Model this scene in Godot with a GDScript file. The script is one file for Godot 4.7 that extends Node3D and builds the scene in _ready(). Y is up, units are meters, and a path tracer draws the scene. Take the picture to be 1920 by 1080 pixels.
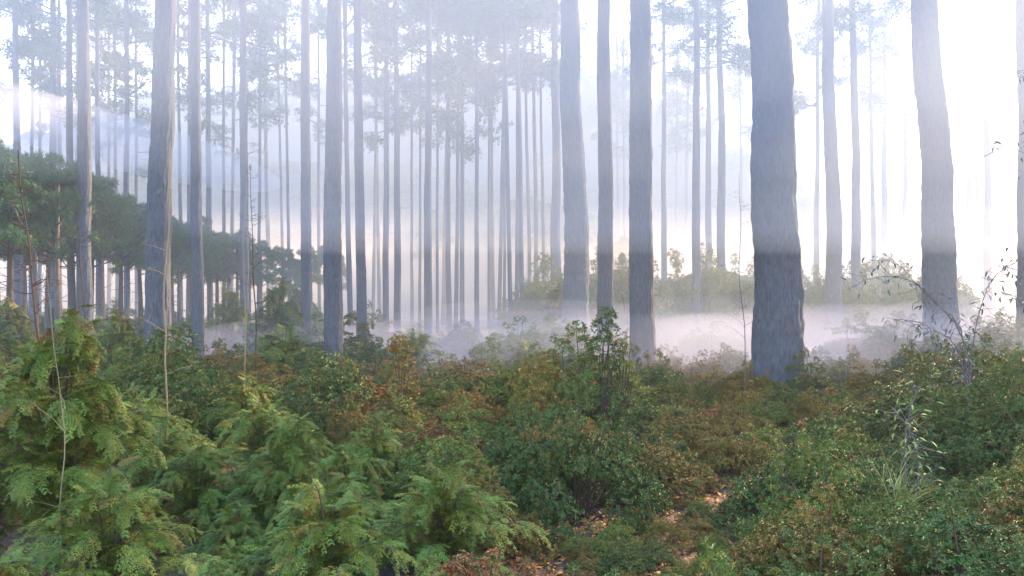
extends Node3D
# A clearing of low shrubs in front of a misty stand of tall pines, wooded hills fading behind.

const K := 1484.0        # focal length in photograph pixels (fov 40 degrees over 1080 rows)
const EYE := 2.6
var used := {}
var rng := RandomNumberGenerator.new()
var noise := FastNoiseLite.new()
var ground_noise := FastNoiseLite.new()

# ------------------------------------------------------------------ helpers
func numbered(called: String) -> String:
	var n: int = used.get(called, 0)
	used[called] = n + 1
	return called if n == 0 else "%s_%03d" % [called, n]

func thing(called: String, label: String, category: String, at: Vector3, turn := 0.0, group := "") -> Node3D:
	var o := Node3D.new()
	o.name = numbered(called)
	add_child(o)
	o.position = at
	o.rotation.y = turn
	o.set_meta("label", label)
	o.set_meta("category", category)
	if group:
		o.set_meta("group", group)
	return o

func part(called: String, mesh: Mesh, mat: Material, parent: Node) -> MeshInstance3D:
	var o := MeshInstance3D.new()
	o.name = called
	o.mesh = mesh
	o.material_override = mat
	parent.add_child(o, true)
	return o

func structure(called: String, mesh: Mesh, mat: Material) -> MeshInstance3D:
	var o := part(numbered(called), mesh, mat, self)
	o.set_meta("kind", "structure")
	return o

func gy(x: float, z: float) -> float:
	return ground_noise.get_noise_2d(x, z) * 0.12

func spot(px: float, d: float) -> Vector3:
	var x := (px - 960.0) / K * d
	return Vector3(x, gy(x, -d), -d)

func rnd(a: float, b: float) -> float:
	return rng.randf_range(a, b)

func rvec() -> Vector3:
	while true:
		var v := Vector3(rnd(-1, 1), rnd(-1, 1), rnd(-1, 1))
		if v.length_squared() < 1.0 and v.length_squared() > 0.01:
			return v.normalized()
	return Vector3.UP

func facing(up: Vector3, spin: float) -> Basis:
	var u := up.normalized()
	var side := u.cross(Vector3(0.31, 0.17, 0.93)).normalized()
	return Basis(side, u, side.cross(u)) * Basis(Vector3.UP, spin)

func lin(r: float, g: float, b: float) -> Color:
	return Color(r, g, b).linear_to_srgb()

# ------------------------------------------------------------------ materials
func leaf_material(r: float, g: float, b: float, through := 0.5, rough := 0.6) -> StandardMaterial3D:
	var m := StandardMaterial3D.new()
	m.vertex_color_use_as_albedo = true
	m.albedo_color = lin(r, g, b)
	m.roughness = rough
	m.metallic_specular = 0.35
	m.backlight = Color(through, through, through * 0.6)
	m.cull_mode = BaseMaterial3D.CULL_DISABLED
	return m

func noise_texture(freq: float, a: Color, b: Color, as_normal := false, octaves := 5, strength := 6.0, c_mid = null) -> NoiseTexture2D:
	var n := FastNoiseLite.new()
	n.seed = 11 + int(freq * 977.0)
	n.noise_type = FastNoiseLite.TYPE_SIMPLEX_SMOOTH
	n.frequency = freq
	n.fractal_octaves = octaves
	n.fractal_gain = 0.6
	var t := NoiseTexture2D.new()
	t.width = 512
	t.height = 512
	t.seamless = true
	t.noise = n
	if as_normal:
		t.as_normal_map = true
		t.bump_strength = strength
	else:
		var ramp := Gradient.new()
		ramp.set_color(0, a)
		ramp.set_color(1, b)
		if c_mid != null:
			ramp.add_point(0.5, c_mid)
		t.color_ramp = ramp
	return t

func bark_material(dark: Color, light: Color, across: float, along: float) -> StandardMaterial3D:
	var m := StandardMaterial3D.new()
	m.albedo_texture = noise_texture(0.02, dark, light, false, 6)
	m.normal_enabled = true
	m.normal_texture = noise_texture(0.021, Color.BLACK, Color.WHITE, true, 6, 10.0)
	m.normal_scale = 0.8
	m.uv1_triplanar = true
	m.uv1_scale = Vector3(across, along, across)
	m.roughness = 0.92
	m.metallic_specular = 0.25
	return m

# ------------------------------------------------------------------ mesh builders
class Mass:
	var v := PackedVector3Array()
	var c := PackedColorArray()
	func put(t: Transform3D, shape: PackedVector3Array, color: Color) -> void:
		v.append_array(t * shape)
		var k := PackedColorArray()
		k.resize(shape.size())
		k.fill(color)
		c.append_array(k)
	func mesh() -> ArrayMesh:
		var a := []
		a.resize(Mesh.ARRAY_MAX)
		a[Mesh.ARRAY_VERTEX] = v
		a[Mesh.ARRAY_COLOR] = c
		var m := ArrayMesh.new()
		m.add_surface_from_arrays(Mesh.PRIMITIVE_TRIANGLES, a)
		return m

func tube(st: SurfaceTool, first: int, path: Array, radii: Array, segs := 5) -> int:
	# a tapered tube; returns the next free vertex number
	for i in path.size():
		var p: Vector3 = path[i]
		var q: Vector3 = path[min(i + 1, path.size() - 1)] - path[max(i - 1, 0)]
		var b := facing(q, 0.0)
		for s in segs:
			var a := TAU * s / segs
			st.add_vertex(p + b * Vector3(cos(a), 0, sin(a)) * float(radii[i]))
	for i in path.size() - 1:
		for s in segs:
			var a0 := first + i * segs + s
			var a1 := first + i * segs + (s + 1) % segs
			var b0 := a0 + segs
			var b1 := a1 + segs
			for k in [a0, b0, a1, a1, b0, b1]:
				st.add_index(k)
	return first + path.size() * segs

func finish(st: SurfaceTool) -> ArrayMesh:
	st.generate_normals()
	return st.commit()

func begin() -> SurfaceTool:
	var st := SurfaceTool.new()
	st.begin(Mesh.PRIMITIVE_TRIANGLES)
	st.set_smooth_group(0)
	return st

func limb_path(a: Vector3, b: Vector3, bend: float, n := 5) -> Array:
	var out := []
	var off := rvec() * bend
	for i in n:
		var t := float(i) / (n - 1)
		out.append(a.lerp(b, t) + off * sin(t * PI) + rvec() * bend * 0.12 * sin(t * PI))
	return out

func taper(a: float, b: float, n := 5) -> Array:
	var out := []
	for i in n:
		out.append(lerpf(a, b, float(i) / (n - 1)))
	return out

# one trunk: rings of uneven radius up a slightly wandering axis
func axis_at(h: float, lean: Vector2, k: float, sway: float) -> Vector3:
	return Vector3(lean.x * h + noise.get_noise_2d(h * 0.9, k) * sway, h, lean.y * h + noise.get_noise_2d(h * 0.9, k + 50.0) * sway)

func trunk_mesh(height: float, r: float, lean: Vector2, k: float, segs: int, rings: int, sway := 0.2, rough := 0.06) -> ArrayMesh:
	var st := begin()
	for i in rings:
		var t := pow(float(i) / (rings - 1), 1.35)
		var h := height * t - 0.25
		var c := axis_at(h, lean, k, sway)
		var w := r * (1.0 - 0.6 * t) + r * 0.24 * exp(-maxf(h, 0.0) / (r * 1.6))
		for s in segs:
			var a := TAU * s / segs
			var d := Vector3(cos(a), 0, sin(a))
			var bump := noise.get_noise_3d(d.x * 9.0 + k * 7.0, h * 5.0, d.z * 9.0) * rough + noise.get_noise_3d(d.x * 30.0, h * 22.0 + k * 31.0, d.z * 30.0) * rough * 1.1
			if segs > 40:      # long furrows between bark plates, broken across now and then
				var plate := absf(noise.get_noise_3d(d.x * 34.0 + k, h * 4.5, d.z * 34.0 - k))
				bump += (minf(plate * 5.0, 1.0) - 1.0) * 0.055
			st.add_vertex(c + d * w * (1.0 + bump))
	for i in rings - 1:
		for s in segs:
			var a0 := i * segs + s
			var a1 := i * segs + (s + 1) % segs
			for q in [a0, a0 + segs, a1, a1, a0 + segs, a1 + segs]:
				st.add_index(q)
	return finish(st)

# ------------------------------------------------------------------ leaf shapes
var rosettes := []
var tufts := []
var pads := []
var sprays := []

func kite(out: PackedVector3Array, base: Vector3, dir: Vector3, up: Vector3, length: float, width: float, fold: float) -> void:
	var side := dir.cross(up).normalized() * width * 0.5
	var lift := up * fold * width
	var mid := base + dir * length * 0.45
	var tip := base + dir * length - up * length * 0.12
	out.append_array([base, mid + side + lift, tip, base, tip, mid - side + lift])

func make_leaf_shapes() -> void:
	for k in 8:                                  # rosette of broad leaves, unit: leaf about 1 long
		var a := PackedVector3Array()
		for i in 7:
			var an := i * 2.399 + rnd(-0.3, 0.3)
			var el := rnd(-0.1, 0.75)
			var d := Vector3(cos(an) * cos(el), sin(el), sin(an) * cos(el))
			kite(a, d * 0.05 + Vector3(0, rnd(0, 0.3), 0), d, (Vector3.UP + rvec() * 0.3 - d * sin(el)).normalized(), rnd(0.75, 1.1), rnd(0.3, 0.44), 0.25)
		rosettes.append(a)
	for k in 8:                                  # needle tuft, unit: about 1 across
		var a := PackedVector3Array()
		for i in 22:
			var d := (rvec() + Vector3(0, 0.5, 0)).normalized()
			kite(a, rvec() * 0.12, d, rvec(), rnd(0.35, 0.6), rnd(0.05, 0.09), 0.1)
		tufts.append(a)
	for k in 8:                                  # loose pad of small leaves for high canopies
		var a := PackedVector3Array()
		for i in 18:
			var p := rvec() * rnd(0.05, 0.5) * Vector3(1, 0.55, 1)
			kite(a, p, (rvec() * Vector3(1, 0.5, 1)).normalized(), (Vector3.UP + rvec() * 0.9).normalized(), rnd(0.16, 0.3), rnd(0.09, 0.15), 0.2)
		pads.append(a)
	for k in 8:                                  # feathery drooping spray along +Z, unit: 1 long
		var a := PackedVector3Array()
		var n := 9
		for i in n:
			var t := float(i + 1) / n
			var p := Vector3(rnd(-0.02, 0.02), -0.5 * t * t, t)
			var along := Vector3(0, -1.0 * t, 1).normalized()
			for s: float in [-1.0, 1.0]:
				var reach := (0.3 * sin(minf(t * 1.15 + 0.18, 1.0) * PI * 0.92) + 0.08) * rnd(0.75, 1.15)
				var dir := (Vector3(s * 0.86, rnd(-0.25, 0.05), 0.0) + along * 0.62).normalized()
				if rng.randf() < 0.15:
					continue
				for j in 3:
					var u := (j + 0.4) / 3.0
					var q := p + dir * reach * u + Vector3(0, -0.25 * reach * u * u, 0)
					for s2: float in [-1.0, 1.0]:
						var ld := (dir + Vector3(dir.z, rnd(-0.25, 0.2), -dir.x) * s2 * 0.85).normalized()
						var w := Vector3(ld.z, rnd(-0.4, 0.4), -ld.x).normalized() * 0.024
						var l := rnd(0.1, 0.17) * (1.1 - 0.4 * u)
						a.append_array([q - w, q + ld * l, q + w])
		sprays.append(a)

# a mass of leaf shapes on the outer side of each lobe; lobe: [centre, radius (Vector3), outward]
func leaf_mass(lobes: Array, shapes: Array, size: float, per_m2: float, tones: Callable, flat := 0.4, wrap := -0.25, depth := 0.35) -> ArrayMesh:
	var m := Mass.new()
	for lobe in lobes:
		var c: Vector3 = lobe[0]
		var r: Vector3 = lobe[1]
		var out: Vector3 = lobe[2]
		var area := TAU * (r.x * r.z + r.x * r.y + r.y * r.z) / 3.0 * 1.3
		var tint := rnd(0.82, 1.0)
		for i in int(area * per_m2):
			var d := rvec()
			for tries in 4:
				if d.dot(out) > wrap:
					break
				d = rvec()
			var p := c + d * r * (1.0 - depth * rng.randf() * rng.randf())
			var up := (d * (1.0 - flat) + Vector3.UP * flat + rvec() * 0.35).normalized()
			var k: Color = tones.call()
			m.put(Transform3D(facing(up, rng.randf() * TAU).scaled(Vector3.ONE * size * rnd(0.7, 1.25)), p), shapes[rng.randi() % shapes.size()], Color(k.r * tint, k.g * tint, k.b * tint))
	return m.mesh()

# tones: relative leaf colours; the material's own colour sets how dark they are
func green_tones() -> Color:
	var u := rng.randf()
	if u < 0.035:
		return Color(1.0, 0.55, 0.22)
	if u < 0.16:
		return Color(0.72, 0.9, 0.3)
	return Color(rnd(0.3, 0.5), rnd(0.6, 0.85), rnd(0.2, 0.34))

func olive_tones() -> Color:
	var u := rng.randf()
	if u < 0.08:
		return Color(0.85, 0.48, 0.2)
	if u < 0.35:
		return Color(0.85, 0.75, 0.3)
	return Color(rnd(0.42, 0.62), rnd(0.58, 0.78), rnd(0.2, 0.3))

func brown_tones() -> Color:
	var u := rng.randf()
	if u < 0.3:
		return Color(0.5, 0.62, 0.25)
	if u < 0.5:
		return Color(1.0, 0.62, 0.3)
	return Color(rnd(0.6, 0.9), rnd(0.34, 0.5), rnd(0.16, 0.26))

func dome_lobes(r: float, h: float, n: int) -> Array:
	# an uneven mound: leafy clumps of several sizes, some shoots standing clear of the rest
	var lobes := []
	var skew := Vector2(rnd(-0.25, 0.25), rnd(-0.25, 0.25)) * r
	for i in n:
		var q := sqrt((i + 0.5) / n)
		var a := i * 2.399963 + rnd(-0.6, 0.6)
		var lr := r * rnd(0.2, 0.4)
		var reach := q * r * rnd(0.75, 1.12)
		var top := h * (1.0 - 0.75 * q * q) * rnd(0.62, 1.12)
		var p := Vector3(cos(a) * reach + skew.x * (1.0 - q), maxf(0.06, top - lr * 0.55), sin(a) * reach + skew.y * (1.0 - q))
		lobes.append([p, Vector3(lr, lr * rnd(0.5, 0.75), lr), (Vector3(cos(a) * q, 0.75, sin(a) * q)).normalized()])
	for i in 12:
		var a := rng.randf() * TAU
		var q := rnd(0.1, 0.85)
		var top := h * (1.0 - 0.7 * q * q) * rnd(1.0, 1.25)
		lobes.append([Vector3(cos(a) * q * r, top, sin(a) * q * r), Vector3(0.05, 0.1, 0.05), Vector3.UP])
	return lobes

func stems_to(lobes: Array, r0: float, base_y := 0.0, step := 1) -> ArrayMesh:
	var st := begin()
	var first := 0
	for i in range(0, lobes.size(), step):
		var c: Vector3 = lobes[i][0]
		var foot := Vector3(c.x, 0, c.z) * 0.12
		foot.y = -0.06
		var n := 5
		var path := []
		for k in n:
			var t := float(k) / (n - 1)
			path.append(Vector3(lerpf(foot.x, c.x, pow(t, 1.5)), lerpf(foot.y, c.y, pow(t, 0.8)), lerpf(foot.z, c.z, pow(t, 1.5))) + rvec() * 0.04 * sin(t * PI) * c.length())
		first = tube(st, first, path, taper(r0, r0 * 0.3, n), 5)
	return finish(st)

# ------------------------------------------------------------------ plant kinds (each: list of {leaf, stem})
var shrubs := []
var feathery := []
var young_pines := []
var crowns_low := []
var crowns_high := []

func make_shrubs() -> void:
	for k in 8:
		var tones := green_tones if k < 5 else (olive_tones if k < 7 else brown_tones)
		var h: float = [0.72, 0.8, 0.66, 0.86, 0.74, 0.72, 0.8, 0.62][k]
		var lobes := dome_lobes(0.66, h, 26 + k % 3 * 4)
		shrubs.append({"leaf": leaf_mass(lobes, rosettes, 0.031, 560.0, tones, 0.35, -0.3, 0.45), "stem": stems_to(lobes, 0.011, 0.0, 2)})

func feathery_plant(stems: int, height: float, spread: float, per_stem: int, length: float, tones: Callable) -> Dictionary:
	var m := Mass.new()
	var st := begin()
	var first := 0
	for i in stems:
		var a := i * 2.399963 + rnd(-0.3, 0.3)
		var q := (i + 0.5) / stems
		var out := Vector3(cos(a), 0, sin(a)) * spread * (0.15 + 0.9 * q)
		var top := height * (1.0 - 0.55 * q) * rnd(0.85, 1.1)
		var path := []
		var n := 9
		for j in n:
			var t := float(j) / (n - 1)
			path.append(Vector3(out.x * pow(t, 1.4), top * sin(minf(t * 1.12, 1.12) * PI * 0.56) - 0.05, out.z * pow(t, 1.4)))
		first = tube(st, first, path, taper(0.0055 * height + 0.002, 0.002, n), 5)
		for j in per_stem:
			var t := 0.16 + 0.84 * (j + rng.randf()) / per_stem
			var f := t * (n - 1)
			var i0 := mini(int(f), n - 2)
			var p: Vector3 = (path[i0] as Vector3).lerp(path[i0 + 1], f - i0)
			var along: Vector3 = ((path[i0 + 1] as Vector3) - path[i0]).normalized()
			var sway := rnd(0.5, 1.3) * (1.0 if j % 2 == 0 else -1.0) * (1.0 - 0.75 * maxf(0.0, t - 0.75) * 4.0)
			var dir := (along * Vector3(1, 0.5, 1)).rotated(Vector3.UP, sway)
			dir = (dir + Vector3(0, rnd(-0.45, 0.4), 0) + rvec() * 0.3).normalized()
			if Vector2(dir.x, dir.z).length() < 0.2:
				dir = (dir + Vector3(cos(a + sway * 2.0), 0, sin(a + sway * 2.0))).normalized()
			var side := Vector3.UP.cross(dir).normalized()
			var b := Basis(side, dir.cross(side).normalized(), dir) * Basis(Vector3.BACK, rnd(-0.5, 0.5))
			m.put(Transform3D(b.scaled_local(Vector3.ONE * length * rnd(0.65, 1.15)), p), sprays[rng.randi() % sprays.size()], tones.call())
	return {"leaf": m.mesh(), "stem": finish(st)}

func make_feathery() -> void:
	for k in 6:
		feathery.append(feathery_plant(24, rnd(0.68, 0.9), 0.62, 36, 0.125, feather_tones))

func feather_tones() -> Color:
	var u := rng.randf()
	if u < 0.05:
		return Color(0.8, 0.5, 0.25)
	if u < 0.25:
		return Color(0.75, 0.95, 0.32)
	return Color(rnd(0.36, 0.58), rnd(0.7, 0.95), rnd(0.2, 0.34))

func needle_tones() -> Color:
	return Color(rnd(0.4, 0.6), rnd(0.65, 0.9), rnd(0.42, 0.6))

func make_young_pines() -> void:
	# about 6.5 m tall, bare stem below a rounded crown
	for k in 5:
		var lobes := []
		var n := 30
		for i in n:
			var t := (i + 0.5) / n                       # 0 at the top of the crown
			var a := i * 2.399963 + rnd(-0.5, 0.5)
			var w := pow(sin(minf(t * 0.62 + 0.08, 0.62) * PI), 0.8) * rnd(0.6, 1.15)
			var lr := rnd(0.2, 0.42)
			var y := 6.3 - t * 2.2 + rnd(-0.2, 0.2) - (0.5 * rng.randf() if t > 0.75 else 0.0)
			lobes.append([Vector3(cos(a) * w, y, sin(a) * w), Vector3(lr, lr * 0.6, lr), (Vector3(cos(a) * w, 0.6, sin(a) * w)).normalized()])
		var st := begin()
		var first := tube(st, 0, [Vector3(0, 1.5, 0), Vector3(0, 4.0, 0), Vector3(0, 6.2, 0)], [0.05, 0.05, 0.012], 5)
		for lobe in lobes:
			var c: Vector3 = lobe[0]
			first = tube(st, first, limb_path(Vector3(0, c.y - rnd(0.2, 0.5), 0), c, 0.08), taper(0.03, 0.008), 4)
		for i in 9:      # dead twigs on the bare stem
			var h := rnd(1.8, 4.2)
			var a := rng.randf() * TAU
			first = tube(st, first, limb_path(Vector3(0, h, 0), Vector3(cos(a) * rnd(0.4, 0.9), h + rnd(-0.1, 0.35), sin(a) * rnd(0.4, 0.9)), 0.12), taper(0.015, 0.004), 4)
		young_pines.append({"leaf": leaf_mass(lobes, tufts, 0.34, 40.0, needle_tones, 0.4, -0.6, 0.7), "stem": finish(st), "trunk": trunk_mesh(6.2, 0.12, Vector2(rnd(-0.01, 0.01), 0.0), 3.0 + k * 9.0, 12, 24, 0.08)})

func make_crowns() -> void:
	# crowns of the tall pines, measured from the foot of the crown
	for k in 5:
		var low := k < 3
		var reach := 14.0 if low else 10.0
		var lobes := []
		var st := begin()
		var first := tube(st, 0, [Vector3(0, -0.3, 0), Vector3(0, reach * 0.5, 0), Vector3(0, reach + 0.3, 0)], [0.09, 0.06, 0.02], 5)
		for i in (30 if low else 26):
			var h := reach * pow(rng.randf(), 0.8)
			var a := i * 2.399963 + rnd(-0.5, 0.5)
			var out := (1.0 - 0.65 * h / reach) * rnd(1.6, 3.3)
			var tip := Vector3(cos(a) * out, h + rnd(-0.3, 0.9), sin(a) * out)
			first = tube(st, first, limb_path(Vector3(0, h, 0), tip, 0.3, 6), taper(0.055, 0.012, 6), 5)
			for j in 4:
				var t := rnd(0.35, 1.0)
				var lr := rnd(0.28, 0.65)
				var c := Vector3(0, h, 0).lerp(tip, t) + rvec() * 0.5
				first = tube(st, first, limb_path(Vector3(0, h, 0).lerp(tip, t * 0.85), c, 0.1, 4), taper(0.02, 0.006, 4), 4)
				lobes.append([c, Vector3(lr, lr * 0.5, lr), Vector3.UP])
		var pair := {"leaf": leaf_mass(lobes, pads, 0.7, 4.2, needle_tones, 0.5, -0.9, 0.9), "stem": finish(st)}
		if low:
			crowns_low.append(pair)
		else:
			crowns_high.append(pair)

# ------------------------------------------------------------------ placing
var mats := {}
# footprints kept free for the plants built one by one: x, distance, radius
var fixed_spots := [Vector3(-3.9, 7.0, 0.75), Vector3(3.9, 8.1, 0.45), Vector3(3.7, 7.4, 0.4), Vector3(0.95, 13.5, 0.3), Vector3(1.55, 13.5, 0.25)]

func plant(called: String, kind: Dictionary, leaf: Material, wood: Material, at: Vector3, size: Vector3, turn: float, label: String, category: String, group: String) -> Node3D:
	var o := thing(called, label, category, at, turn, group)
	var f := part("foliage", kind.leaf, leaf, o)
	f.scale = size
	var s := part("stem", kind.stem, wood, o)
	s.scale = size
	return o

func tall_pine(px_base: float, px_top: float, width: float, d: float, bark: Material, crown: String, label: String, group := "", called := "pine_tree") -> void:
	var r := width * 0.5 * d / K
	var top_y := EYE + 540.0 / K * d
	var at := spot(px_base, d)
	var lean := Vector2((px_top - px_base) / K * d / top_y, rnd(-0.004, 0.004))
	var height := rnd(25.0, 28.0)
	var k := rng.randf() * 400.0
	var near := width > 15.0
	var sway := r * (0.4 if near else 0.4)
	var o := thing(called, label, "tree", at, 0.0, group)
	# the trunk is measured at mid height of the frame, so its foot is a little wider
	part("trunk", trunk_mesh(height, r * 1.1, lean, k, 72 if near else 14, 190 if near else 34, sway, 0.075 if near else 0.05), bark, o)
	var low := crown == "low"
	var foot := rnd(9.5, 12.5) if low else rnd(14.5, 17.0)
	var kind: Dictionary = crowns_low[rng.randi() % crowns_low.size()] if low else crowns_high[rng.randi() % crowns_high.size()]
	var c := Node3D.new()
	c.name = "crown"
	o.add_child(c, true)
	c.position = axis_at(foot, lean, k, sway)
	c.rotation.y = rng.randf() * TAU
	part("foliage", kind.leaf, mats.pine, c)
	part("limbs", kind.stem, bark, c)

func ridge(called: String, pts: Array, d: float, mat: Material, bump: float, depth: float) -> void:
	# a wooded hill: rises towards its ridge line at distance d and falls away behind
	var st := begin()
	var cols := 220
	var rows := 14
	var x0: float = pts[0].x
	var x1: float = pts[pts.size() - 1].x
	for j in rows:
		var v := float(j) / (rows - 1) * 2.0 - 1.0          # -1 foot, 0 ridge, 1 far foot
		for i in cols:
			var px := lerpf(x0, x1, float(i) / (cols - 1))
			var y := 0.0
			for q in pts.size() - 1:
				if px <= pts[q + 1].x:
					var t: float = (px - pts[q].x) / (pts[q + 1].x - pts[q].x)
					y = lerpf(pts[q].y, pts[q + 1].y, t * t * (3.0 - 2.0 * t) * 0.5 + t * 0.5)
					break
			var top := EYE + (540.0 - y) / K * d
			var x := (px - 960.0) / K * d
			var z := -d - v * depth
			var h := top * (1.0 - pow(absf(v), 1.6)) - 0.5
			h += absf(noise.get_noise_2d(x * 14.0, z * 14.0)) * bump + noise.get_noise_2d(x * 3.0, z * 3.0) * bump * 0.6
			st.add_vertex(Vector3(x, h, z))
	for j in rows - 1:
		for i in cols - 1:
			var a := j * cols + i
			for q in [a, a + cols, a + 1, a + 1, a + cols, a + cols + 1]:
				st.add_index(q)
	structure(called, finish(st), mat)
	var mm := MultiMesh.new()
	mm.transform_format = MultiMesh.TRANSFORM_3D
	mm.mesh = young_pines[1].leaf
	mm.instance_count = 420
	for i in 420:
		var px := rnd(x0, x1)
		var y := 0.0
		for q in pts.size() - 1:
			if px <= pts[q + 1].x:
				var t: float = (px - pts[q].x) / (pts[q + 1].x - pts[q].x)
				y = lerpf(pts[q].y, pts[q + 1].y, t * t * (3.0 - 2.0 * t) * 0.5 + t * 0.5)
				break
		var v := rnd(-0.75, 0.12)
		var top := (EYE + (540.0 - y) / K * d) * (1.0 - pow(absf(v), 1.6)) - 0.5
		var w := rnd(0.8, 1.5)
		var g := rnd(0.45, 0.7)
		# the crown alone: its clumps lie 4 to 6.5 m above the tree's foot
		mm.set_instance_transform(i, Transform3D(Basis(Vector3.UP, rng.randf() * TAU).scaled(Vector3(w, g, w)), Vector3((px - 960.0) / K * d, top - 4.6 * g, -d - v * depth)))
	var o := MultiMeshInstance3D.new()
	o.name = numbered("hill_woods")
	o.multimesh = mm
	o.material_override = mats.pine
	add_child(o)
	o.set_meta("kind", "stuff")
	o.set_meta("label", "dense woods covering the far hill, reading as one mass")
	o.set_meta("category", "woods")

func mist(at: Vector3, size: Vector3, density: float, color: Color, turn := 0.0, roll := 0.0) -> void:
	var f := FogVolume.new()
	f.name = numbered("mist_bank")
	f.shape = RenderingServer.FOG_VOLUME_SHAPE_ELLIPSOID
	f.size = size
	var m := FogMaterial.new()
	m.albedo = color
	m.density = density
	f.material = m
	add_child(f)
	f.position = at
	f.rotation = Vector3(0, turn, roll)
	f.set_meta("kind", "stuff")
	f.set_meta("label", "bank of pale lavender mist lying over the ground among the trunks")
	f.set_meta("category", "mist")

# ------------------------------------------------------------------ the scene
func _ready() -> void:
	# camera
	var cam := Camera3D.new()
	cam.name = "camera"
	add_child(cam)
	cam.position = Vector3(0, EYE, 0)
	cam.fov = 40.0
	cam.far = 900.0
	cam.current = true
	# sky, air and exposure
	var sky_mat := ProceduralSkyMaterial.new()
	sky_mat.sky_top_color = Color(0.55, 0.76, 1.0)
	sky_mat.sky_horizon_color = Color(1.0, 0.93, 0.88)
	sky_mat.sky_curve = 0.25
	sky_mat.ground_bottom_color = Color(0.3, 0.3, 0.3)
	sky_mat.ground_horizon_color = Color(1.0, 0.94, 0.9)
	sky_mat.sun_angle_max = 60.0
	sky_mat.sun_curve = 0.15
	sky_mat.energy_multiplier = 0.7
	var env := Environment.new()
	env.background_mode = Environment.BG_SKY
	env.sky = Sky.new()
	env.sky.sky_material = sky_mat
	env.tonemap_mode = Environment.TONE_MAPPER_LINEAR
	env.tonemap_exposure = 8.0
	env.volumetric_fog_enabled = true
	env.volumetric_fog_density = 0.0009
	env.volumetric_fog_albedo = Color(0.88, 0.94, 1.0)
	env.volumetric_fog_anisotropy = 0.42
	env.sdfgi_enabled = true
	env.ssao_enabled = true
	env.ssil_enabled = true
	var we := WorldEnvironment.new()
	we.name = "world_environment"
	we.environment = env
	add_child(we)
	# low sun behind the trees, off to the right, veiled by the mist
	var sun := DirectionalLight3D.new()
	sun.name = "sun"
	add_child(sun)
	sun.light_energy = 1.6
	sun.light_color = Color(1.0, 0.84, 0.66)
	sun.light_angular_distance = 3.0
	sun.shadow_enabled = true
	var az := deg_to_rad(46.0)
	var el := deg_to_rad(34.0)
	var towards := Vector3(sin(az) * cos(el), sin(el), -cos(az) * cos(el))
	sun.look_at_from_position(towards * 50.0, Vector3.ZERO)

	# ---- setup
	rng.seed = 4711
	noise.seed = 5
	noise.frequency = 0.1
	noise.fractal_octaves = 3
	ground_noise.seed = 21
	ground_noise.frequency = 0.12
	make_leaf_shapes()
	make_shrubs()
	make_feathery()
	make_young_pines()
	make_crowns()
	mats.bark = bark_material(lin(0.039, 0.046, 0.056), lin(0.096, 0.108, 0.122), 1.6, 0.3)
	mats.bark_warm = bark_material(lin(0.06, 0.055, 0.055), lin(0.17, 0.15, 0.14), 2.0, 0.4)
	mats.twig = bark_material(lin(0.035, 0.025, 0.02), lin(0.1, 0.075, 0.055), 6.0, 3.0)
	mats.lichen = bark_material(lin(0.1, 0.075, 0.04), lin(0.3, 0.26, 0.16), 9.0, 3.0)
	mats.pine = leaf_material(0.115, 0.155, 0.085, 0.35, 0.7)
	mats.dark = leaf_material(0.12, 0.108, 0.05)
	mats.green = leaf_material(0.2, 0.155, 0.056)
	mats.olive = leaf_material(0.21, 0.142, 0.06)
	mats.brown = leaf_material(0.18, 0.115, 0.066)
	mats.feather = leaf_material(0.165, 0.138, 0.043)
	mats.yellow = leaf_material(0.24, 0.22, 0.11)
	mats.grey_leaf = leaf_material(0.09, 0.1, 0.11, 0.4, 0.85)
	mats.bright_leaf = leaf_material(0.17, 0.2, 0.05, 0.4)
	mats.grass = leaf_material(0.22, 0.22, 0.14, 0.5)
	mats.straw = leaf_material(0.4, 0.36, 0.26)
	mats.litter = leaf_material(0.75, 0.62, 0.5, 0.2, 0.8)
	build_ground()
	build_hills()
	build_tall_pines()
	build_young_pines()
	build_understorey()
	build_shrub_field()
	build_special_plants()
	build_mist()

func build_ground() -> void:
	var st := begin()
	var n := 120
	for j in n + 1:
		for i in n + 1:
			var x := pow(absf(i * 2.0 / n - 1.0), 1.6) * signf(i * 2.0 / n - 1.0) * 130.0
			var z := 15.0 - 190.0 * pow(float(j) / n, 1.7)
			st.add_vertex(Vector3(x, gy(x, z), z))
	for j in n:
		for i in n:
			var a := j * (n + 1) + i
			for q in [a, a + n + 1, a + 1, a + 1, a + n + 1, a + n + 2]:
				st.add_index(q)
	var m := StandardMaterial3D.new()
	m.albedo_texture = noise_texture(0.05, lin(0.02, 0.011, 0.007), lin(0.1, 0.05, 0.026), false, 6, 1.0, lin(0.07, 0.04, 0.025))
	m.uv1_triplanar = true
	m.uv1_world_triplanar = true
	m.uv1_scale = Vector3(0.9, 0.9, 0.9)
	m.normal_enabled = true
	m.normal_texture = noise_texture(0.06, Color.BLACK, Color.WHITE, true, 6, 12.0)
	m.roughness = 0.95
	structure("ground", finish(st), m)

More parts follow.
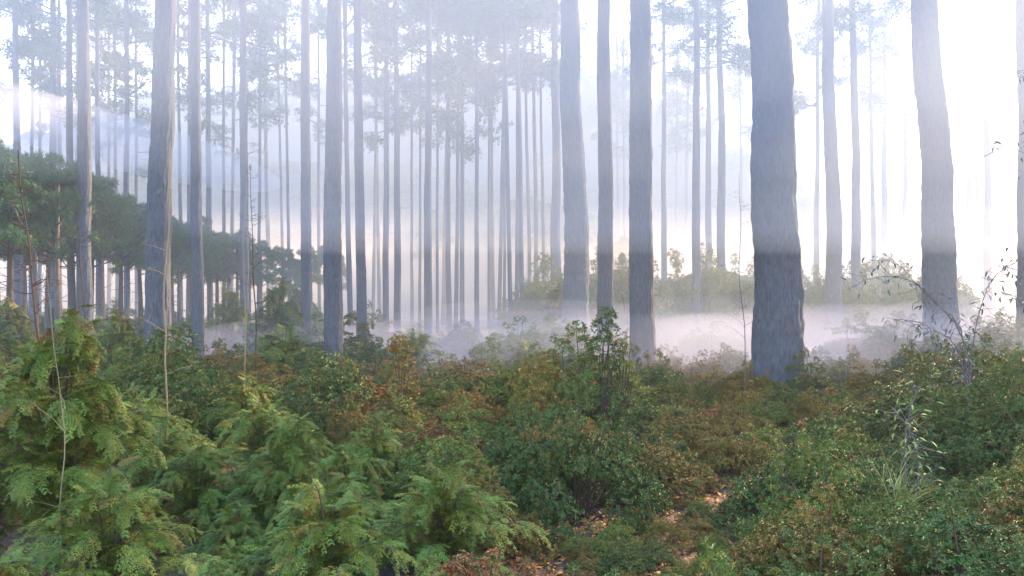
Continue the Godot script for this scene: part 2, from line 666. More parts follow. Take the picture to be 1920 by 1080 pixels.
func build_hills() -> void:
	var m := StandardMaterial3D.new()
	m.albedo_texture = noise_texture(0.04, lin(0.012, 0.02, 0.026), lin(0.03, 0.045, 0.055), false, 5)
	m.uv1_triplanar = true
	m.uv1_world_triplanar = true
	m.uv1_scale = Vector3(0.1, 0.1, 0.1)
	m.roughness = 1.0
	m.metallic_specular = 0.0
	ridge("hill", [Vector2(-400, 330), Vector2(0, 270), Vector2(275, 185), Vector2(560, 155), Vector2(780, 130), Vector2(900, 114), Vector2(1040, 114), Vector2(1120, 135), Vector2(1250, 190), Vector2(1420, 310), Vector2(1650, 420), Vector2(2300, 480)], 104.0, m, 1.3, 20.0)
	ridge("hill", [Vector2(-300, 360), Vector2(150, 330), Vector2(330, 302), Vector2(600, 306), Vector2(800, 322), Vector2(1000, 370), Vector2(1300, 440), Vector2(1700, 500), Vector2(2200, 520)], 84.0, m, 1.0, 10.0)

func build_tall_pines() -> void:
	var blue: Material = mats.bark
	# px of foot, px at the frame's top, width, distance
	tall_pine(296, 307, 43, 19.0, blue, "high", "thick dark slate trunk rising behind the lichened pale stem")
	tall_pine(623, 627, 33, 20.0, blue, "high", "dark straight trunk behind the low dark bush at the mist's edge")
	tall_pine(677, 672, 18, 25.0, blue, "high", "slim dark trunk standing close beside a thicker dark one")
	tall_pine(575, 573, 20, 27.0, blue, "high", "slim blue grey trunk with pale gap between it and a thicker dark trunk")
	tall_pine(370, 366, 21, 24.0, blue, "high", "slim dark trunk beside the thick trunk with the lichened stem")
	tall_pine(162, 152, 25, 24.0, blue, "high", "dark leaning trunk among the round crowned young pines")
	tall_pine(1082, 1070, 46, 32.0, blue, "high", "broad pale grey blue trunk beside two darker slate ones")
	tall_pine(1136, 1131, 29, 23.5, blue, "high", "slate blue trunk right behind the columnar dark sapling")
	tall_pine(1209, 1203, 44, 20.5, blue, "high", "thick slate blue trunk behind the orange tinged shrubs")
	tall_pine(1461, 1443, 83, 17.5, blue, "high", "widest slate blue trunk with rough bark and a slight lean")
	tall_pine(1770, 1740, 56, 25.0, blue, "high", "leaning lavender grey trunk behind the leafy arching branches")
	tall_pine(1942, 1926, 52, 25.0, blue, "high", "leaning grey trunk beyond the leafy twigs, cut by the frame")
	tall_pine(1566, 1552, 28, 38.0, blue, "high", "pale grey leaning trunk in the bright mist beside a thinner one")
	tall_pine(1608, 1598, 17, 44.0, blue, "high", "thin pale grey trunk in the bright mist beside a thicker one")
	var mid := [[723, 724, 12, 42], [747, 742, 13, 38], [804, 803, 15, 36], [841, 840, 10, 48], [867, 866, 9, 50], [894, 893, 9, 46], [1043, 1041, 20, 50], [1307, 1304, 16, 40], [1329, 1327, 13, 55], [1355, 1349, 16, 46], [1246, 1244, 11, 52], [657, 645, 10, 34], [458, 456, 16, 34], [30, 29, 14, 38], [101, 98, 14, 40], [134, 128, 13, 30], [186, 183, 10, 36], [237, 236, 11, 40], [393, 390, 11, 44]]
	var said := ["slender trunk paired with a slightly thicker one beyond the olive columnar tree", "slightly thicker of two paired slender trunks beyond the olive columnar tree", "slender grey blue trunk standing between two pairs of slender ones", "slender trunk with two like it close by, the thickest of three", "slender trunk, the middle of three close together", "slender trunk next to the pale treeless opening", "pale thin trunk close beside the broad pale grey blue one", "thin grey trunk, first of three beside the thick slate trunk", "thinnest of three pale trunks beside the widest trunk", "thin pale trunk behind the bare grey twiggy sapling", "thin pale trunk standing close behind the thick slate trunk", "thin leaning trunk between two dark straight trunks", "grey blue trunk right behind the thin straight pale stem", "thin trunk behind the tallest of the young pines", "thin trunk behind the bare dark crooked sapling", "thin leaning trunk close beside the dark leaning one", "thin straight trunk just past the dark leaning one", "thin straight trunk close beside the thick trunk with the lichened stem", "thin trunk just past the slim dark trunk"]
	for i in mid.size():
		var t: Array = mid[i]
		tall_pine(t[0], t[1], t[2], t[3], blue, "low" if t[0] < 1000 else "high", said[i], "slender pines set back in the mist")
	var far := [55, 75, 112, 148, 205, 222, 257, 340, 352, 420, 432, 484, 505, 532, 545, 598, 700, 712, 772, 787, 820, 831, 855, 917, 925, 936, 946, 958, 969, 981, 995, 1008, 1021, 1160, 1172, 1268, 1283, 1395, 1530, 1640, 1658, 1695, 1815, 1832, 1854]
	for px: float in far:
		var d := rnd(56.0, 80.0)
		if px < 1100:
			d = rnd(40.0, 57.0)
		var at := "behind the young pines" if px < 280 else ("behind the thin straight pale stem" if px < 560 else ("behind the slim dark trunks" if px < 760 else ("behind the olive columnar tree" if px < 900 else ("in the crowded pale group under the far rise" if px < 1100 else ("between the slate trunks" if px < 1420 else ("beyond the widest trunk" if px < 1720 else "beyond the leaning lavender trunk"))))))
		tall_pine(px, px + rnd(-13, 13), rnd(5.5, 9.0) if px < 1500 else rnd(9, 15), d, blue, "low" if px < 880 and rng.randf() < 0.7 else "high", "thin far pine fading into pale mist " + at, "thin far pines fading in the mist")

func build_young_pines() -> void:
	# a stand of round crowned young pines, its tops stepping down towards the clearing
	var tops := [[-30, 268, 22], [20, 284, 23], [62, 300, 25], [105, 308, 24], [150, 322, 27], [190, 340, 28], [228, 366, 30], [262, 384, 31], [-5, 318, 27], [45, 330, 28], [90, 338, 29], [130, 350, 30], [300, 398, 31], [335, 412, 32], [372, 426, 34], [405, 434, 36], [445, 444, 38], [490, 450, 40], [530, 455, 42], [575, 462, 45], [615, 470, 48]]
	for t in tops.duplicate():
		if rng.randf() < 0.55:
			tops.append([t[0] + 22, t[1] + 22, t[2] + rnd(3.0, 7.0)])
	for t in tops:
		var d: float = t[2]
		var h: float = EYE + (540.0 - t[1] - rnd(-14, 10)) / K * d
		var k: Dictionary = young_pines[rng.randi() % 5]
		var s := h / 6.5
		var o := thing("young_pine", ("tall" if d < 26.0 else ("mid sized" if d < 33.0 else "small hazy")) + " round crowned young pine, " + ("at the top of the row" if t[0] < 100 else ("beside the thick dark trunk" if t[0] < 320 else "low in the row")), "tree", spot(t[0], d), rng.randf() * TAU, "round crowned young pines stepping down the slope")
		part("trunk", k.trunk, mats.twig if rng.randf() < 0.5 else mats.bark_warm, o).scale = Vector3(s, s, s)
		var c := Node3D.new()
		c.name = "crown"
		o.add_child(c, true)
		c.scale = Vector3(s * 0.9, s, s * 0.9)
		part("foliage", k.leaf, mats.pine, c)
		part("limbs", k.stem, mats.twig, c)
	var hump := [[775, 404], [815, 396], [850, 388], [885, 380], [920, 374], [955, 371], [990, 373], [1025, 381], [1062, 392], [1095, 404], [1128, 420], [1165, 445]]
	for t in hump:
		var d := rnd(64.0, 80.0)
		var h: float = EYE + (540.0 - t[1] - rnd(-8, 8)) / K * d
		var k: Dictionary = young_pines[rng.randi() % 5]
		var s := h / 6.5
		var o := thing("hazy_pine", "round topped pine fading into warm haze on a low rise", "tree", spot(t[0], d), rng.randf() * TAU, "far round topped pines in haze")
		part("trunk", k.trunk, mats.bark_warm, o).scale = Vector3(s, s, s)
		var c := Node3D.new()
		c.name = "crown"
		o.add_child(c, true)
		c.scale = Vector3(s, s, s)
		part("foliage", k.leaf, mats.pine, c)
		part("limbs", k.stem, mats.twig, c)

func build_understorey() -> void:
	for i in 60:
		var px := rnd(-60, 900) if i < 46 else rnd(990, 1100)
		var d := rnd(18.0, 40.0)
		var h := rnd(1.3, 2.3) * (1.0 if px < 700 else 0.75)
		var k: Dictionary = feathery[rng.randi() % 6] if rng.randf() < 0.6 else shrubs[rng.randi() % 5]
		plant("understorey_bush", k, mats.feather if k in feathery else mats.dark, mats.twig, spot(px, d), Vector3(h * 1.15, h, h * 1.15), rng.randf() * TAU, "hazy green bush between the trunks " + ("under the young pines" if px < 280 else ("near the slim dark trunk" if px < 480 else ("around the straight dark trunk" if px < 700 else ("in the thin mist behind the olive columnar tree" if px < 950 else "before the broad pale trunk")))), "bush", "hazy bushes between the trunks")
	for i in 40:
		var px := rnd(930, 1960)
		var d := rnd(22.0, 37.0)
		var h := rnd(0.9, 1.9)
		plant("mist_bush", shrubs[rng.randi() % 7], mats.yellow if rng.randf() < 0.5 else mats.green, mats.twig, spot(px, d), Vector3(h * 1.2, h, h * 1.2), rng.randf() * TAU, "green bush half sunk in the low mist " + ("near the broad pale trunk" if px < 1180 else ("behind the thick slate trunk" if px < 1400 else ("behind the widest trunk" if px < 1600 else "behind the leaning lavender trunk"))), "bush", "bushes half sunk in the low mist")
	for i in 34:
		var px := 1010.0 + i * 23.0 + rnd(-15, 15)
		var d := rnd(38.0, 52.0)
		var y := 508.0 + rnd(-24, 34) + (px - 1000.0) * 0.01
		var h := EYE + (540.0 - y) / K * d
		var s := h / 0.8
		plant("hazy_thicket_bush", shrubs[5 + rng.randi() % 2], mats.yellow, mats.twig, spot(px, d), Vector3(s * 0.75, s, s * 0.75), rng.randf() * TAU, "yellow green bush in the far thicket " + ("behind the broad pale trunk" if px < 1160 else ("behind the thick slate trunk" if px < 1290 else ("behind three thin pale trunks" if px < 1410 else ("behind the widest trunk" if px < 1530 else ("around two pale leaning trunks" if px < 1660 else "behind the leaning lavender trunk"))))), "bush", "yellow green bushes behind the mist")

func gap_at(px: float, d: float, edge := 0.0) -> bool:
	# bare patches of leaf litter between the shrubs
	for g in [[1125, 5.4, 7.9, 60], [1310, 6.6, 9.7, 62], [1215, 6.8, 8.6, 36], [1685, 7.2, 9.1, 48], [1860, 6.4, 7.8, 60]]:
		if absf(px - g[0]) < g[3] + edge / d * K and d > g[1] - edge and d < g[2] + edge:
			return true
	return false

func build_shrub_field() -> void:
	var taken := []
	for f in fixed_spots:
		taken.append(f)
	for pass_size in [1.3, 1.05, 0.8, 0.58]:
		for tries in 950:
			var d := sqrt(rnd(4.4 * 4.4, 21.5 * 21.5))
			var px := rnd(-130, 2050)
			var size: float = pass_size * rnd(0.88, 1.14)
			if d < 5.6:
				size = minf(size, 1.1)
			var x := (px - 960.0) / K * d
			var r := 0.6 * size
			var free := true
			for t in taken:
				if Vector2(x - t.x, d - t.y).length() < (0.62 if d < 15.0 else 0.78) * (r + t.z):
					free = false
					break
			if not free or gap_at(px, d, r * 0.6):
				continue
			taken.append(Vector3(x, d, r))
			one_shrub(px, d, size)
	for i in 110:       # seedlings in the litter patches
		var d := rnd(5.5, 9.4)
		var px := rnd(1070, 1910)
		if gap_at(px, d):
			one_shrub(px, d, rnd(0.22, 0.4))

func where_label(px: float, d: float) -> String:
	if px < 420.0:
		return "below the tall feathery sapling" if d < 8.5 else "near the lichened pale stem"
	if px < 700.0:
		return "around the waist high feathery sapling" if d < 10.0 else "before the low dark bush"
	if px < 960.0:
		return "below the olive columnar small tree" if d > 9.0 else "at the end of the feathery shrubs"
	if px < 1235.0:
		return "below the loose round topped small tree" if d > 9.0 else "beside the bare leaf litter"
	if px < 1415.0:
		return "between the two thickest slate trunks" if d > 9.7 else "on the edge of the leaf litter strip"
	if px < 1560.0:
		return "in front of the widest trunk"
	if px < 1745.0:
		return "around the yellow green grass tuft"
	return "below the arching leafy sapling"

func one_shrub(px: float, d: float, size: float) -> void:
	var u := rng.randf()
	if px > 1720.0 and d > 9.0:
		size *= 1.3
	elif d > 10.0 and d < 16.0 and px > 500.0:
		size = minf(size, 0.88)
	elif d > 16.0:
		size = minf(size * 1.15, 1.2)
	var tall := "seedling" if size < 0.45 else ("knee high" if size < 0.85 else "thigh high")
	if px < 950.0 - (d - 5.5) * 45.0 and d < 13.0 and u < 0.85:
		plant("feathery_shrub", feathery[rng.randi() % 6], mats.feather, mats.twig, spot(px, d), Vector3.ONE * size, rng.randf() * TAU, "%s feathery green shrub with drooping sprays %s" % [tall, where_label(px, d)], "shrub", "feathery shrubs with drooping sprays")
		return
	# how likely each kind is along the field: dark, fresh green, olive, dry brown
	var odds := [0.35, 0.35, 0.25, 0.05]
	for z in [[640, 800, [0.2, 0.35, 0.3, 0.15]], [800, 1180, [0.25, 0.4, 0.3, 0.05]], [1180, 1235, [0.8, 0.2, 0.0, 0.0]], [1235, 1415, [0.15, 0.35, 0.4, 0.1]], [1415, 1530, [0.6, 0.4, 0.0, 0.0]], [1530, 1740, [0.25, 0.4, 0.3, 0.05]], [1740, 2200, [0.55, 0.35, 0.1, 0.0]]]:
		if px >= z[0] and px < z[1]:
			odds = z[2]
	u = rng.randf()
	var pick := 0
	while pick < 3 and u > odds[pick]:
		u -= odds[pick]
		pick += 1
	var k: Dictionary = shrubs[rng.randi() % 5] if pick < 2 else (shrubs[5 + rng.randi() % 2] if pick == 2 else shrubs[7])
	var mat: Material = [mats.dark, mats.green, mats.olive, mats.brown][pick]
	var look: String = ["dark green", "fresh green", "olive yellowing", "dry red brown"][pick]
	var o := plant("mounded_shrub", k, mat, mats.twig, spot(px, d), Vector3(size * rnd(0.9, 1.2), size * rnd(0.8, 1.1), size * rnd(0.9, 1.2)), rng.randf() * TAU, "%s small leaved %s shrub %s" % [tall, look, where_label(px, d)], "shrub", look + " small leaved shrubs")
	o.rotation.x = rnd(-0.1, 0.1)
	o.rotation.z = rnd(-0.1, 0.1)

func lobed_tree(called: String, at: Vector3, spec: Array, leaf: Material, tones: Callable, size: float, per_m2: float, label: String) -> void:
	# spec: [x, y, z, radius] of each leafy clump, in metres from the foot
	var lobes := []
	for q in spec:
		lobes.append([Vector3(q[0], q[1], q[2]), Vector3(q[3], q[3] * 0.85, q[3]), Vector3(q[0], 0.35, q[2]).normalized()])
	var k := {"leaf": leaf_mass(lobes, rosettes, size, per_m2, tones, 0.4, -0.7, 0.6), "stem": stems_to(lobes, 0.014)}
	plant(called, k, leaf, mats.twig, at, Vector3.ONE * 1.14, 0.0, label, "small tree" if called == "small_tree" else "bush", "")

func column_spec(h: float, r: float, n: int) -> Array:
	var out := []
	for i in n:
		var t := (i + 0.5) / n
		var a := i * 2.4
		var w := r * (0.75 if t < 0.7 else 0.75 * (1.12 - t) / 0.42)
		out.append([cos(a) * w, 0.15 + t * (h - 0.2), sin(a) * w, rnd(0.1, 0.16) * r / 0.22])
	return out

func thin_stem(px: float, d: float, px_top: float, h: float, r: float, mat: Material, twigs: int, label: String, called := "sapling") -> void:
	var o := thing(called, label, "sapling", spot(px, d))
	var tip := Vector3((px_top - px) / K * d, h, rnd(-0.1, 0.1))
	var path := []
	for i in 14:
		var t := i / 13.0
		path.append(Vector3(0, -0.1, 0).lerp(tip, t) + Vector3(noise.get_noise_2d(t * 14.0, px), 0, noise.get_noise_2d(t * 14.0, px + 9.0)) * 0.11 * sin(t * PI))
	var st := begin()
	tube(st, 0, path, taper(r, r * 0.3, 14), 8)
	part("stem", finish(st), mat, o)
	for i in twigs:
		var t := rnd(0.3, 0.98)
		var f := t * 13.0
		var i0 := mini(int(f), 12)
		var p: Vector3 = (path[i0] as Vector3).lerp(path[i0 + 1], f - i0)
		var a := rng.randf() * TAU
		var l := rnd(0.25, 0.8) * (1.25 - t)
		var e := p + Vector3(cos(a) * l, l * rnd(0.1, 0.7), sin(a) * l)
		var ts := begin()
		var first := tube(ts, 0, limb_path(p, e, 0.08, 6), taper(r * 0.35, r * 0.1, 6), 4)
		for j in 4:
			var q := p.lerp(e, rnd(0.4, 1.0))
			first = tube(ts, first, limb_path(q, q + (rvec() + Vector3(0, 0.3, 0)) * l * 0.35, 0.04, 4), taper(r * 0.16, r * 0.07, 4), 4)
		part("twig", finish(ts), mat, o)

func leaf_shape(length: float, width: float) -> ArrayMesh:
	# a single leaf, folded along its midrib and curved down at the tip
	var m := Mass.new()
	var a := PackedVector3Array()
	var n := 5
	for i in n:
		for s: float in [-1.0, 1.0]:
			var t0 := float(i) / n
			var t1 := float(i + 1) / n
			var w0 := width * 0.5 * sin(pow(t0, 0.8) * PI) * s
			var w1 := width * 0.5 * sin(pow(t1, 0.8) * PI) * s
			var c0 := Vector3(0, -0.25 * t0 * t0 * length, t0 * length)
			var c1 := Vector3(0, -0.25 * t1 * t1 * length, t1 * length)
			var e0 := c0 + Vector3(w0, absf(w0) * 0.4, 0)
			var e1 := c1 + Vector3(w1, absf(w1) * 0.4, 0)
			a.append_array([c0, e0, c1, c1, e0, e1])
	m.put(Transform3D(), a, Color(0.75, 0.85, 0.7))
	return m.mesh()

func leafy_sapling(at: Vector3, boughs: Array, leaves_each: int, leaf_len: float, leaf: Material, label: String) -> void:
	# boughs: lists of points in metres from the foot
	var o := thing("leafy_sapling", label, "sapling", at)
	var shapes := [leaf_shape(leaf_len, leaf_len * 0.3), leaf_shape(leaf_len * 0.8, leaf_len * 0.28), leaf_shape(leaf_len * 1.2, leaf_len * 0.3)]
	for pts in boughs:
		var c := Curve3D.new()
		for i in pts.size():
			var tangent: Vector3 = (pts[min(i + 1, pts.size() - 1)] - pts[max(i - 1, 0)]) * 0.2
			c.add_point(pts[i], -tangent, tangent)
		var path := []
		for i in 16:
			path.append(c.sample_baked(c.get_baked_length() * i / 15.0))
		var st := begin()
		var first := tube(st, 0, path, taper(0.014, 0.003, 16), 6)
		var b := part("bough", null, mats.bark_warm, o)
		for i in leaves_each:
			var t := 0.35 + 0.65 * (i + rng.randf()) / leaves_each
			var p: Vector3 = c.sample_baked(c.get_baked_length() * t)
			var away := (rvec() + Vector3(0, -0.15, 0)) * Vector3(1, 0.8, 1)
			var e := p + away.normalized() * rnd(0.04, 0.28)
			first = tube(st, first, limb_path(p, e, 0.015, 4), taper(0.004, 0.0018, 4), 4)
			var l := part("leaf", shapes[rng.randi() % 3], leaf, b)
			var dir := (away.normalized() + rvec() * 0.8 + Vector3(0, -0.3, 0)).normalized()
			var side := dir.cross((Vector3.UP + rvec() * 0.5).normalized()).normalized()
			l.transform = Transform3D(Basis(side, dir.cross(side).normalized() * -1.0, dir).orthonormalized(), e)
		b.mesh = finish(st)

func grass_tuft(at: Vector3, n: int, h: float, leaf: Material, label: String) -> void:
	var o := thing("grass_tuft", label, "grass", at)
	var m := Mass.new()
	var straw := Mass.new()
	for i in n + 16:
		var dry := i >= n
		var a := rng.randf() * TAU
		var l := h * rnd(0.55, 1.1) * (1.25 if dry else 1.0)
		var out := rnd(0.35, 0.95)
		var foot := Vector3(rnd(-0.14, 0.14), 0, rnd(-0.14, 0.14))
		var w := rnd(0.004, 0.008)
		var side := Vector3(-sin(a), 0, cos(a)) * w
		var blade := PackedVector3Array()
		var last := foot
		for j in 6:
			var t := (j + 1) / 6.0
			var p := foot + Vector3(cos(a) * out * l * t * t, l * (t * 1.15 - 0.6 * out * t * t), sin(a) * out * l * t * t)
			var s0 := side * (1.0 - j / 6.0)
			var s1 := side * (1.0 - (j + 1) / 6.0)
			blade.append_array([last - s0, p - s1, last + s0, last + s0, p - s1, p + s1])
			last = p
		if dry:
			straw.put(Transform3D(), blade, Color(1.0, 0.9, 0.6))
		else:
			m.put(Transform3D(), blade, Color(rnd(0.5, 0.85), rnd(0.75, 1.0), rnd(0.2, 0.35)))
	part("blades", m.mesh(), leaf, o)
	part("dry_straw", straw.mesh(), mats.straw, o)

func build_special_plants() -> void:
	# the tall feathery sapling with its drooping boughs
	var k := feathery_plant(34, 2.35, 0.9, 56, 0.2, feather_tones)
	plant("feathery_sapling", k, mats.feather, mats.twig, spot(112, 7.0), Vector3.ONE, 0.4, "tall feathery green sapling with drooping boughs above the feathery shrubs", "sapling", "")
	for q in [[520, 27.0, 1.25], [432, 30.0, 1.15], [1040, 33.0, 1.2], [226, 19.5, 0.85], [562, 34.0, 1.2], [20, 22.0, 1.0]]:
		plant("hazy_sapling", k, mats.feather, mats.twig, spot(q[0], q[1]), Vector3.ONE * q[2], rng.randf() * TAU, "hazy green feathery sapling " + ("beside the straight pale stem" if q[0] > 400 and q[0] < 530 else ("before the broad pale trunk" if q[0] > 900 else ("beside the slim blue trunk" if q[0] > 530 else ("beside the thick dark trunk" if q[0] > 100 else "under the tallest young pines")))), "sapling", "hazy saplings between the trunks")
	k = feathery_plant(24, 1.35, 0.6, 44, 0.15, feather_tones)
	plant("feathery_sapling", k, mats.feather, mats.twig, spot(545, 8.2), Vector3.ONE, 0.4, "waist high feathery yellow green sapling with a narrow tip", "sapling", "")
	# little trees rising above the far edge of the shrub field
	var d := 13.5
	lobed_tree("small_tree", spot(1078, d), [[-0.2, 1.35, 0.0, 0.17], [0.02, 1.6, 0.05, 0.18], [0.2, 1.42, -0.05, 0.16], [-0.3, 1.1, 0.05, 0.1], [0.1, 1.1, 0.1, 0.2], [-0.1, 0.8, 0.1, 0.22], [0.22, 0.8, 0.0, 0.22], [0.0, 0.5, 0.0, 0.3], [-0.36, 1.28, 0.0, 0.07]], mats.green, green_tones, 0.05, 190.0, "loose round topped small green tree with gaps in its crown")
	lobed_tree("small_tree", spot(1135, d - 0.1), column_spec(1.98, 0.22, 20), mats.dark, green_tones, 0.05, 220.0, "narrow dark columnar small tree beside the loose round topped one")
	lobed_tree("small_tree", spot(1168, d + 0.2), column_spec(1.55, 0.2, 16), mats.yellow, olive_tones, 0.05, 200.0, "olive yellow small tree close beside the dark columnar one")
	lobed_tree("small_tree", spot(1015, d + 0.3), [[0, 1.0, 0, 0.3], [-0.25, 0.8, 0, 0.25], [0.25, 0.85, 0.1, 0.25], [0, 0.5, 0.1, 0.4]], mats.green, olive_tones, 0.05, 200.0, "squat rounded green bush at the foot of the loose small tree")
	lobed_tree("small_tree", spot(750, 14.2), column_spec(1.5, 0.24, 16), mats.olive, olive_tones, 0.05, 200.0, "olive columnar small tree alone at the edge of the mist")
	lobed_tree("dark_bush", spot(612, 13.2), [[-0.3, 0.75, 0, 0.35], [0.1, 1.0, 0, 0.35], [0.35, 0.75, 0.1, 0.35], [0, 0.5, 0.3, 0.5], [-0.1, 1.2, 0, 0.15]], mats.dark, green_tones, 0.05, 200.0, "low dark green bush in front of the straight dark trunk")
	lobed_tree("dark_bush", spot(315, 12.6), [[-0.3, 1.2, 0, 0.4], [0.1, 1.45, 0, 0.35], [0.35, 1.0, 0.1, 0.4], [0, 0.7, 0.3, 0.6], [-0.4, 0.8, 0, 0.4]], mats.dark, green_tones, 0.05, 200.0, "tall dark bush behind the lichened pale stem")
	# thin stems
	thin_stem(313, 10.5, 318, 4.4, 0.014, mats.lichen, 5, "thin pale lichened stem in front of the thick dark trunk")
	thin_stem(457, 15.5, 461, 6.8, 0.013, mats.lichen, 5, "thin straight pale stem standing alone before the misty pines")
	thin_stem(126, 6.3, 96, 2.75, 0.0065, mats.lichen, 6, "thin pale crooked stem rising through the feathery sapling")
	thin_stem(98, 12.0, 40, 4.7, 0.028, mats.twig, 26, "bare dark crooked sapling with many twigs before the young pines", "bare_sapling")
	thin_stem(165, 13.0, 150, 3.6, 0.018, mats.twig, 16, "short bare dark sapling near the leaning dark trunk", "bare_sapling")
	thin_stem(1396, 16.0, 1388, 4.9, 0.012, mats.bark_warm, 22, "bare grey twiggy sapling close beside the widest trunk", "bare_sapling")
	thin_stem(480, 18.0, 470, 5.4, 0.02, mats.twig, 26, "bare dark twiggy sapling behind the straight pale stem", "bare_sapling")
	# leafy boughs arching in front of the leaning trunks
	var f := 11.0
	var at := spot(1812, f)
	var u := f / K
	leafy_sapling(at, [
		[Vector3(0, 0, 0), Vector3(-5 * u, EYE - 100 * u, 0), Vector3(-60 * u, EYE - 30 * u, 0.05), Vector3(-110 * u, EYE + 18 * u, 0.1), Vector3(-140 * u, EYE + 50 * u, 0.1), Vector3(-190 * u, EYE + 52 * u, 0.15)],
		[Vector3(0, 0, 0), Vector3(0, EYE - 120 * u, 0), Vector3(-70 * u, EYE - 20 * u, 0.1), Vector3(-130 * u, EYE + 20 * u, 0.2), Vector3(-200 * u, EYE + 18 * u, 0.3), Vector3(-240 * u, EYE - 2 * u, 0.3)],
		[Vector3(0, 0, 0), Vector3(10 * u, EYE - 130 * u, 0), Vector3(40 * u, EYE - 20 * u, -0.1), Vector3(75 * u, EYE + 30 * u, -0.2), Vector3(120 * u, EYE + 55 * u, -0.2)],
		[Vector3(0, 0, 0), Vector3(-8 * u, EYE - 140 * u, 0), Vector3(-90 * u, EYE - 70 * u, 0.3), Vector3(-160 * u, EYE - 55 * u, 0.4)],
	], 60, 0.1, mats.grey_leaf, "leafy sapling with arching boughs of grey green leaves before the leaning trunk")
	at = spot(1985, f)
	leafy_sapling(at, [
		[Vector3(0, 0, 0), Vector3(-20 * u, EYE - 60 * u, 0), Vector3(-60 * u, EYE + 20 * u, 0), Vector3(-130 * u, EYE + 40 * u, 0.1)],
		[Vector3(0, 0, 0), Vector3(-10 * u, EYE, 0), Vector3(-40 * u, EYE + 200 * u, 0), Vector3(-90 * u, EYE + 260 * u, 0.1), Vector3(-150 * u, EYE + 240 * u, 0.1)],
		[Vector3(0, 0, 0), Vector3(-10 * u, EYE, 0), Vector3(-30 * u, EYE + 260 * u, 0), Vector3(-60 * u, EYE + 380 * u, 0.1), Vector3(-110 * u, EYE + 400 * u, 0.1)],
		[Vector3(0, 0, 0), Vector3(-15 * u, EYE - 80 * u, 0), Vector3(-60 * u, EYE - 30 * u, 0), Vector3(-120 * u, EYE - 10 * u, 0.1)],
	], 60, 0.09, mats.grey_leaf, "leafy sapling with hanging sprays of small grey leaves at the clearing edge")
	at = spot(1705, 8.6)
	leafy_sapling(at, [
		[Vector3(0, 0, 0), Vector3(-0.05, 0.9, 0), Vector3(0.02, 1.35, 0), Vector3(0.1, 1.6, 0.05)],
		[Vector3(0, 0, 0), Vector3(0.05, 0.8, 0.1), Vector3(-0.1, 1.2, 0.1), Vector3(-0.22, 1.35, 0.1)],
	], 40, 0.09, mats.bright_leaf, "bright yellow green leafy sapling rising from the grass tuft")
	grass_tuft(spot(1665, 8.2), 300, 0.95, mats.grass, "arching tuft of yellow green grass with dry pale straws")
	build_litter()

func build_litter() -> void:
	var m := Mass.new()
	var shape := leaf_shape(0.07, 0.035)
	var mm := MultiMesh.new()
	mm.transform_format = MultiMesh.TRANSFORM_3D
	mm.use_colors = true
	mm.mesh = shape
	mm.instance_count = 9000
	for i in 9000:
		var d := rnd(5.0, 10.5)
		var px := rnd(900, 1950) if i < 7500 else rnd(0, 1950)
		var p := spot(px, d)
		p.y += rnd(0.005, 0.035)
		var b := Basis(Vector3.UP, rng.randf() * TAU) * Basis(Vector3.RIGHT, rnd(-0.5, 0.5)) * Basis(Vector3.BACK, rnd(-0.7, 0.7))
		mm.set_instance_transform(i, Transform3D(b.scaled(Vector3.ONE * rnd(0.6, 1.3)), p))
		var w := rng.randf()
		mm.set_instance_color(i, Color(0.55, 0.24, 0.09) if w < 0.45 else (Color(0.62, 0.32, 0.13) if w < 0.72 else (Color(0.3, 0.14, 0.07) if w < 0.96 else Color(0.85, 0.7, 0.5))))
	var o := MultiMeshInstance3D.new()
	o.name = "fallen_leaves"
	o.multimesh = mm
	o.material_override = mats.litter
	add_child(o)
	o.set_meta("kind", "stuff")
	o.set_meta("label", "dry orange brown fallen leaves covering the ground between the shrubs")
	o.set_meta("category", "fallen leaves")

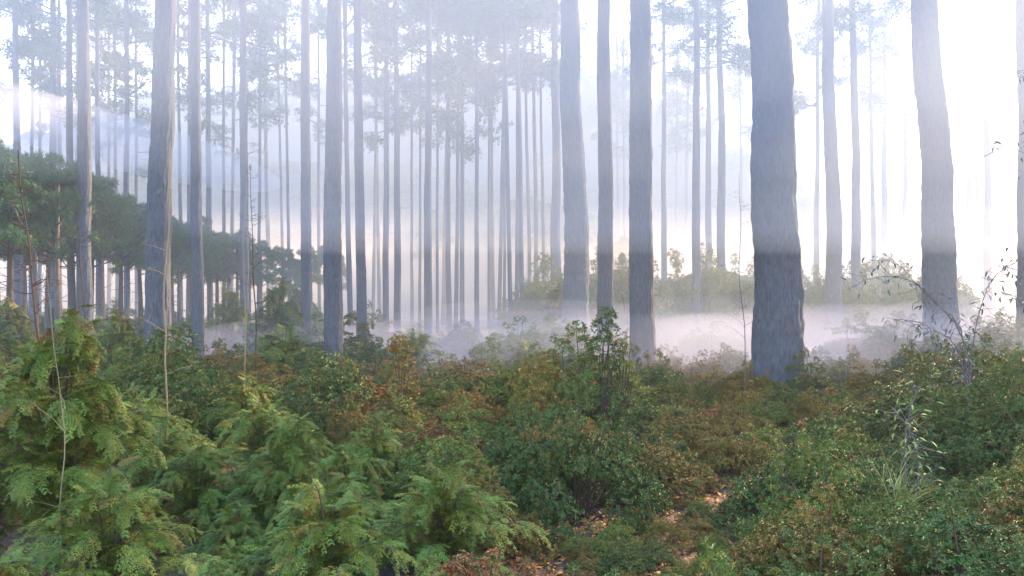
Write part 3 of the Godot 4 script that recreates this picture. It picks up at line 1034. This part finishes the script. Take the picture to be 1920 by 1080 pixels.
func mist_layer(lo: Vector3, hi: Vector3, density: float, color: Color, label: String) -> void:
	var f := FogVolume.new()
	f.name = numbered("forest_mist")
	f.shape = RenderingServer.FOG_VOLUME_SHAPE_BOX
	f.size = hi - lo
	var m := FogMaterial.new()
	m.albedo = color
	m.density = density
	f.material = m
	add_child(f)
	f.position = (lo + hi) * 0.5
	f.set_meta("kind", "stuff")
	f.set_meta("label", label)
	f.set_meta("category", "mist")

func build_mist() -> void:
	var lav := Color(0.74, 0.77, 0.86)
	mist_layer(Vector3(-120, -1, -165), Vector3(120, 30, -16.5), 0.0058, Color(0.84, 0.92, 1.0), "thin even mist filling the pine forest")
	var cloud := Color(0.84, 0.91, 1.0)  # added cloud boxes before the near pines, put in to whiten the trunk tops
	mist_layer(Vector3(-4.5, 3.3, -17.0), Vector3(60, 24, -9.0), 0.02, cloud, "added low cloud that pales the near trunk tops")
	mist_layer(Vector3(-62, 4.9, -17.4), Vector3(62, 23, -9.5), 0.018, cloud, "added low cloud that pales the near trunk tops")
	mist_layer(Vector3(-64, 6.4, -19.0), Vector3(64, 22, -9.8), 0.022, cloud, "added low cloud that pales the near trunk tops")
	for i in 14:      # uneven wisps low over the far edge of the shrubs, thicker towards the sun
		var px := 520.0 + i * 106.0 + rnd(-50, 50)
		var d := rnd(19.0, 31.0)
		var p := spot(px, d)
		var tall := rnd(1.6, 2.8) if px < 1050 else rnd(2.2, 4.2)
		mist(Vector3(p.x, rnd(0.2, 0.7), p.z), Vector3(rnd(9.0, 17.0), tall, rnd(3.5, 6.5)), rnd(0.028, 0.05), lav, rnd(-0.5, 0.5), rnd(-0.06, 0.1))
	mist_layer(Vector3(-70, -1, -82), Vector3(70, 6.0, -50), 0.014, Color(1.0, 0.96, 0.9), "added mist far back between the trunks, sunlit cream put in its colour")  # added mist to brighten the far gaps; sunlit warmth is in its albedo
	mist_layer(Vector3(-72, -1, -83), Vector3(72, 8.2, -53), 0.012, Color(1.0, 0.96, 0.9), "added mist far back between the trunks, sunlit cream put in its colour")
	var c := spot(170, 36.0)
	mist(Vector3(c.x, 9.6, c.z), Vector3(18.0, 2.6, 6.0), 0.11, Color(1.0, 0.97, 1.0), 0.0, -0.26)
	mist(Vector3(c.x - 3.0, 10.6, c.z + 2.0), Vector3(13.0, 1.8, 5.0), 0.08, Color(1.0, 0.97, 1.0), 0.2, -0.2)
